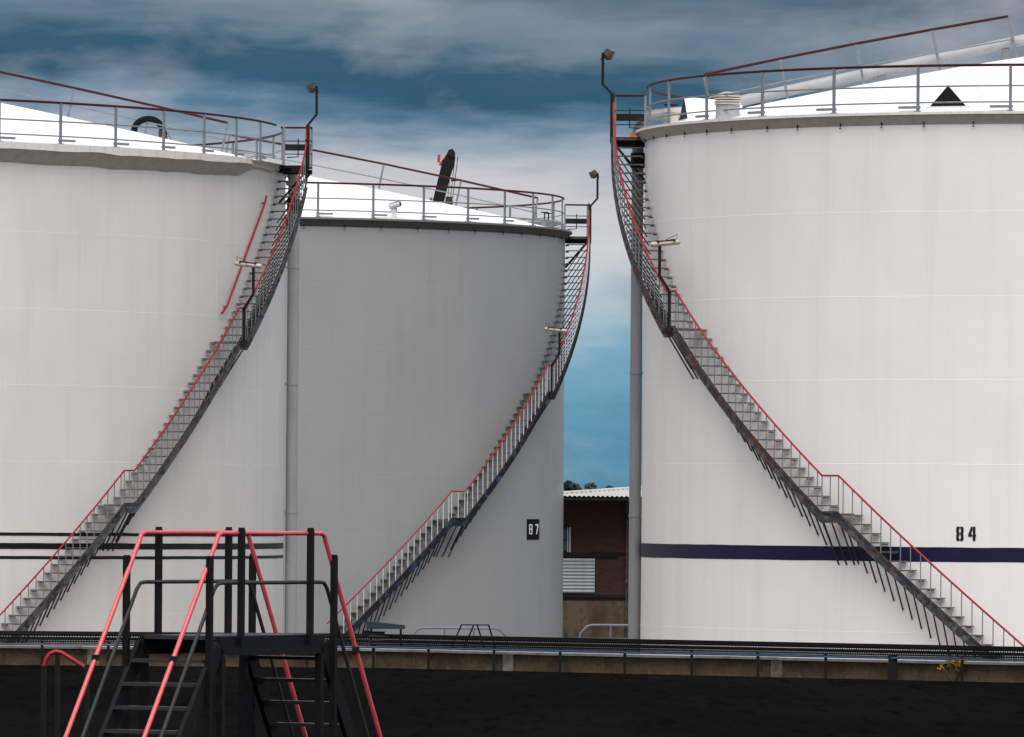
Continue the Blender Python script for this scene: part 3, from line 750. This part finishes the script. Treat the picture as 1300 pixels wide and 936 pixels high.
for i in range(len(PX)-1):
    pa, da = bline(PX[i]); pb, db = bline(PX[i+1])
    if PX[i] < 472 < PX[i+1]: pass
    a, b = off(pa, da, .30), off(pb, db, .30); d = (b-a).normalized(); ln = (b-a).length
    part('edge_rail', MB().bar(a + Vector((0, 0, TZ)), b + Vector((0, 0, TZ)), .03, .035), black, tray)
    part('edge_rail', MB().bar(a + Vector((0, 0, TZ-.225)), b + Vector((0, 0, TZ-.225)), .03, .025), black, tray)
    mb = MB(); st = .052; h = .205; nn_ = int(ln/st)
    for k in range(-4, nn_+1):
        for sg in (1, -1):
            s0, s1 = k*st, k*st + h
            z0, z1 = (TZ-.215, TZ-.01) if sg > 0 else (TZ-.01, TZ-.215)
            c0, c1 = max(s0, 0), min(s1, ln)
            if c1 - c0 < .01: continue
            za = z0 + (z1-z0)*(c0-s0)/h; zb2 = z0 + (z1-z0)*(c1-s0)/h
            mb.bar(a + d*c0 + Vector((0, .004*sg, za)), a + d*c1 + Vector((0, .004*sg, zb2)), .006, .011)
    part('mesh_panel', mb, black, tray)
def run(o_, z, r, m, nm):
    pts = []
    for px in list(range(-200, 1500, 60)):
        p, d = bline(px); pts.append(off(p, d, o_) + Vector((0, 0, z)))
    part(nm, MB().tube(pts, r, 8), m, tray, True)
run(.20, TZ-.045, .036, black, 'pipe'); run(.18, TZ-.13, .034, black, 'pipe'); run(.22, TZ-.185, .016, maroon, 'pipe')
run(.31, TZ-.248, .020, bluepipe, 'blue_pipe')

# ------------------------------------------------------------------ things standing between bund wall and tanks
def stile(px0, px1, s, ztop, label, m, hoops=()):
    d = F/s; X0, X1 = (px0-650)/s, (px1-650)/s
    o = thing('pipe_stile', ((X0+X1)/2, d, 0), label, 'stile')
    for dy in (0, .7):
        p = [(X0, d+dy, 0), (X0+.02, d+dy, ztop-.22), (X0+.2, d+dy, ztop-.03), (X0+.32, d+dy, ztop), (X1-.32, d+dy, ztop), (X1-.2, d+dy, ztop-.03), (X1-.02, d+dy, ztop-.22), (X1, d+dy, 0)]
        part('handrail', MB().tube(p, .024, 8), m, o, True)
        for f in (.35, .65): part('post', MB().tube([(X0+(X1-X0)*f, d+dy, 0), (X0+(X1-X0)*f, d+dy, ztop)], .02, 6), m, o, True)
    part('deck', MB().box(((X0+X1)/2, d+.35, .45), (X1-X0-.7, .6, .06)), treadmat, o)
    for sx in (-1, 1):
        for k in range(2): part('step', MB().box(((X0+X1)/2 + sx*((X1-X0)/2 - .33 + .2*k), d+.35, .30-.15*k), (.2, .6, .04)), treadmat, o)
    for (ha, hb, hz_) in hoops:
        A, B = (ha-650)/s, (hb-650)/s; w2 = (B-A)
        pts = [(A, d-.3, 0), (A, d-.3, .8), (A+w2*.3, d-.3, hz_), (A+w2*.75, d-.3, hz_), (B, d-.3, .75), (B, d-.3, 0)]
        part('hoop', MB().tube(pts, .022, 8), darksteel, o, True)
stile(522, 646, 52, 1.31, 'low pipe stile with pale rail and dark hoops before the grey tank', galv, ((574, 618, 1.40), (590, 632, 1.40)))
stile(737, 850, 50, 1.30, 'low pipe stile with pale bent rail before the brick building', galv)
s_ = 46.; d_ = F/s_; hx0, hx1 = (467-650)/s_, (515.5-650)/s_
hd = thing('valve_hood', ((hx0+hx1)/2, d_, 0), 'small dark teal sloping hood at the foot of the grey tank stair', 'hood')
za, zb3 = HC - (788.5+1.4-648)/s_, HC - (793.7+1.2-648)/s_; zc = HC - (798.5+1.2-648)/s_
part('hood_roof', MB().prism([(hx0, zc), (hx1, zc), (hx1, zb3), (hx0, za)], .8, None, (0, d_, 0)), teal, hd)
for x in (hx0+.12, hx1-.12):
    for y in (-.3, .3): part('leg', MB().box((x, d_+y, zc/2), (.05, .05, zc)), darksteel, hd)
part('valve', MB().box((hx0+.0, d_-.2, zc-.16), (.22, .2, .22)).tube([(hx0-.1, d_-.2, zc-.12), (hx0+.5, d_-.2, zc-.12)], .05, 8), black, hd)

# ------------------------------------------------------------------ crane behind the grey tank
sK = 35.5; KD = F/sK
def kp(px, py, dy=0): return Vector(((px-650)/sK, KD+dy, HC + (648 - (py - (px-650)*ROLL))/sK))
kt, kb0 = kp(567.5, 196), kp(551, 266)
dirn = (kt - kb0).normalized(); kbase = kt - dirn*((kt.z - 2.3)/dirn.z)
ck = thing('mobile_crane', (kbase.x, KD, 0), 'dark crane boom with hanging hook rising behind the grey tank roof', 'crane')
ax = dirn; sx_ = Vector((0, 1, 0)); ux = ax.cross(sx_)
part('boom', MB().bar(kbase, kbase + (kt-kbase)*.72, .50, .46, (0, 1, 0)), black, ck)
part('boom_section', MB().bar(kbase + (kt-kbase)*.70, kt - ax*.25, .40, .36, (0, 1, 0)), black, ck)
part('lift_cylinder', MB().tube([kbase + Vector((-.28, -.1, -.2)), kt - ax*1.6 + Vector((-.28, -.1, 0))], .05, 8), galv, ck, True)
hdp = part('boom_head', MB().prism([(-.30, -.75), (.02, -.75), (.17, -.3), (.19, .10), (.10, .24), (-.04, .20), (-.20, -.15)], .42, None, kt + Vector((0, 0, -.05))), black, ck)
part('sheave', MB().tube([kt + Vector((.06, -.28, .02)), kt + Vector((.06, .28, .02))], .13, 14), darksteel, hdp, True)
part('jib_bracket', MB().bar(kt + Vector((-.40, -.1, -.30)), kt + Vector((-.38, -.1, -.02)), .10).bar(kt + Vector((-.36, -.1, -.4)), kt + Vector((-.1, -.1, -.05)), .09), cranered, hdp)
part('guide_arm', MB().bar(kt + Vector((.05, -.2, -.95)), kt + Vector((.42, -.2, -.92)), .06), darksteel, hdp)
hk = kp(567, 252) 
for q in (-.06, .06, .16): part('cable', MB().tube([kt + Vector((.13+q, -.2, -.1)), Vector((hk.x+q*.8, hk.y-.2, hk.z))], .014, 5), darksteel, ck, True)
hb = part('hook_block', MB().prism([(-.12, .05), (.12, .05), (.14, -.2), (.06, -.34), (-.06, -.34), (-.14, -.2)], .2, None, hk + Vector((0, -.2, 0))), lampmetal, ck)
part('hook', MB().tube([hk + Vector((0, -.2, -.4)), hk + Vector((.02, -.2, -.56)), hk + Vector((.10, -.2, -.64)), hk + Vector((.13, -.2, -.54))], .035, 6), darksteel, hb, True)
part('turntable', MB().box((kbase.x+.3, KD, 1.9), (2.6, 2.2, 1.0)), cranered, ck)
part('chassis', MB().box((kbase.x+1, KD, 1.0), (8.5, 2.4, .55)), darksteel, ck)
for x in (-2.6, -1.2, 2.6, 4.1):
    for y in (-1.1, 1.1): part('wheel', MB().tube([(kbase.x+1+x, KD+y-.16, .55), (kbase.x+1+x, KD+y+.16, .55)], .55, 18), rubber, ck, True)
part('cab', MB().prism([(-.9, 0), (.9, 0), (.9, .9), (.5, 1.5), (-.9, 1.5)], 2.2, None, (kbase.x+4.4, KD, 1.28)), cranered, ck)

# ------------------------------------------------------------------ far trees behind the building
def tree(px, s, h, wd, label, seed):
    rnd = random.Random(seed); d = F/s; x = (px-650)/s
    o = thing('far_tree', (x, d, 0), label, 'tree', 'trees on the skyline')
    tr = MB().tube([(x, d, 0), (x+.2, d, h*.35), (x-.1, d, h*.8)], .3, 8, rads=[.35, .25, .08])
    for k in range(6):
        a = rnd.uniform(0, 6.28); z = h*rnd.uniform(.3, .6)
        tr.tube([(x, d, z), (x+math.cos(a)*wd*.4, d+math.sin(a)*wd*.4, z+h*.25)], .1, 5, rads=[.12, .04])
    part('trunk', tr, bark, o, True)
    mb = MB(); lobes = [(rnd.uniform(-.38, .38)*wd, rnd.uniform(-.3, .3)*wd, h*rnd.uniform(.5, .86), wd*rnd.uniform(.16, .27)) for _ in range(10)]
    for _ in range(4200):
        lx, ly, lz, lr = rnd.choice(lobes)
        v = Vector((rnd.gauss(0, 1), rnd.gauss(0, 1), rnd.gauss(0, 1))).normalized()*lr*rnd.uniform(.55, 1.08)
        c = Vector((x+lx, d+ly, lz)) + Vector((v.x, v.y, v.z*.8)); sz = rnd.uniform(.14, .34)
        e1 = Vector((rnd.gauss(0, 1), rnd.gauss(0, 1), rnd.gauss(0, 1))).normalized(); e2 = e1.orthogonal().normalized()
        b = len(mb.v); mb.v += [tuple(c+e1*sz), tuple(c+e2*sz*.6), tuple(c-e1*sz), tuple(c-e2*sz*.6)]; mb.f.append((b, b+1, b+2, b+3))
    part('crown', mb, leaf, o)
tree(725, 9.5, 9.5, 2.6, 'taller dark round tree on the skyline above the corrugated roof', 3)
tree(708, 9.5, 9.2, 3.2, 'dark tree on the skyline half hidden by the grey tank', 9)
tree(756, 9.0, 8.7, 3.2, 'low dark tree on the skyline right of the taller one', 5)
tree(772, 9.0, 8.9, 2.8, 'low dark tree on the skyline nearest the tall grey pipe', 8)

# ------------------------------------------------------------------ weed on the wall
p, d = bline(1216); p = off(p, d, .12)
wd_ = thing('flowering_weed', p + Vector((0, 0, YARD)), 'small yellow flowering weed in front of the bund wall at right', 'plant')
rnd = random.Random(4); ms_, mf = MB(), MB()
for k in range(26):
    a = rnd.uniform(0, 6.28); sp = rnd.uniform(.02, .28); hgt = rnd.uniform(.26, .42)
    tip = p + Vector((math.cos(a)*sp, math.sin(a)*sp*.25, YARD + hgt)); ms_.tube([p + Vector((0, 0, YARD)), p.lerp(tip, .6) + Vector((0, 0, YARD*.4+.03)), tip], .006, 4)
    for q in range(10):
        c = tip + Vector((rnd.gauss(0, .025), rnd.gauss(0, .02), rnd.gauss(0, .022))); e1 = Vector((rnd.gauss(0, 1), rnd.gauss(0, 1), rnd.gauss(0, 1))).normalized(); e2 = e1.orthogonal().normalized()
        b = len(mf.v); mf.v += [tuple(c+e1*.02), tuple(c+e2*.018), tuple(c-e1*.02), tuple(c-e2*.018)]; mf.f.append((b, b+1, b+2, b+3))
tag(part('stem', ms_, stemgreen, wd_), None, None, None, 'stuff'); tag(part('flower', mf, flower, wd_), None, None, None, 'stuff')

# ------------------------------------------------------------------ crossover stair in the foreground
sF = 126.0; DF = F/sF
ang = R_(61); u = Vector((math.cos(ang), math.sin(ang), 0)); v = Vector((math.sin(ang), -math.cos(ang), 0))
def fz(py, px, s=sF): return HC - (py - (px-650)*ROLL - 648)/s
A0 = Vector(((181+.2-650)/sF, DF, 0)); zt = fz(676, 181)
Ltop = (306-181)/sF/math.cos(ang); Wd = (281-181)/sF/math.sin(ang)
cs = thing('crossover_stair', A0 + u*Ltop/2 + v*Wd/2 + Vector((0, 0, YARD)), 'black crossover stair with pinkish red handrails in the foreground', 'stair')
zp = fz(807, 300)
run_ = .945/1.36           # horizontal run per metre of drop
def side(o_, near, lab):
    b = A0 + v*o_
    def P(t_, z): return b + u*t_ + Vector((0, 0, z))
    dz = zt - (YARD + .75)
    rr = .09
    pts = [P(-run_*dz, zt-dz), P(-.10*run_, zt-.10), P(-.02, zt-.018), P(.05, zt), P(Ltop-.05, zt), P(Ltop+.02, zt-.018), P(Ltop+.09*run_, zt-.10), P(Ltop+run_*.82*dz, zt-dz)]
    part('handrail', MB().tube(pts, .0235, 10), pink, cs, True)
    zm = zt - .50; dm = zm - (YARD + .4)
    pts = [P(-.02-run_*dm, zm-dm), P(-.06-.04, zm-.07), P(-.03, zm-.01), P(.06, zm), P(Ltop-.06, zm), P(Ltop+.03, zm-.01), P(Ltop+.09, zm-.07), P(Ltop+.02+run_*.82*dm, zm-dm)]
    part('middle_rail', MB().tube(pts, .020, 8), darkgrey, cs, True)
    for t_, ztop, zbot in ((-.24, zt-.25, YARD+.0), (.37, zt+.035, zp-.1), (Ltop-.31, zt+.035, zp-.1), (Ltop+.17, zt-.24, YARD)):
        q = P(t_, 0) + v*(.035 if o_ > .1 else -.035)
        po = part('post', MB().bar(q + Vector((0, 0, zbot)), q + Vector((0, 0, ztop)), .062, .05, u), black, cs)
        part('post_cap', MB().tube([q + Vector((0, 0, ztop-.005)), q + Vector((0, 0, ztop+.022))], .034, 10), black, po, True)
    for t_ in (-run_*1.25, Ltop + run_*.82*1.2):
        zz = zt - 1.25 if t_ < 0 else zt - 1.2
        part('rail_clamp', MB().box(P(t_, zz), (.075, .075, .06)), black, cs)
    # stringers of both flights
    for sgn, t0 in ((-1, 0), (1, Ltop)):
        e = P(t0 + sgn*run_*(.82 if sgn > 0 else 1)*(zp-YARD), YARD)
        part('stringer', MB().bar(P(t0, zp-.10), e, .05, .17), black, cs)
    for t_ in (.05, Ltop-.05): part('leg', MB().bar(P(t_, YARD), P(t_, zp-.2), .07, .07, u), black, cs)
    part('edge_beam', MB().bar(P(0, zp-.10), P(Ltop, zp-.10), .05, .19), black, cs)
side(0, True, 'far'); side(Wd, False, 'near')
c = A0 + u*Ltop/2 + v*Wd/2
part('deck', MB().bar(c - u*Ltop/2 + Vector((0, 0, zp-.02)), c + u*Ltop/2 + Vector((0, 0, zp-.02)), Wd-.06, .04), darkgrey, cs)
for sgn, t0 in ((-1, 0), (1, Ltop)):
    nst = 8
    for k in range(1, nst):
        z = zp - (zp-YARD)*k/nst; t_ = t0 + sgn*run_*(.82 if sgn > 0 else 1)*(zp-YARD)*k/nst
        q = A0 + u*t_ + v*Wd/2 + Vector((0, 0, z-.02))
        part('tread', MB().bar(q - v*(Wd/2-.03), q + v*(Wd/2-.03), .22, .035), darkgrey, cs)
# bent red handrail, lower left
hp = [(57, 850), (60, 838), (65, 830), (72, 827), (79, 828.5), (88, 834), (112, 849)]
sH = 118.; hb_ = [Vector(((x-650)/sH, F/sH, fz(y, x, sH))) for x, y in hp]
bh = thing('bent_handrail', (hb_[0].x, hb_[0].y, YARD), 'bent red handrail low at the left edge beside the crossover stair', 'handrail')
part('rail', MB().tube(hb_, .024, 8), red, bh, True)
for q in (hb_[0], hb_[-1]): part('post', MB().bar(Vector((q.x, q.y, YARD)), q + Vector((0, 0, .04)), .05), black, bh)
part('post', MB().bar(Vector((hb_[3].x+.02, hb_[3].y+.03, YARD)), hb_[3] + Vector((.02, .03, 0)), .05), black, bh)
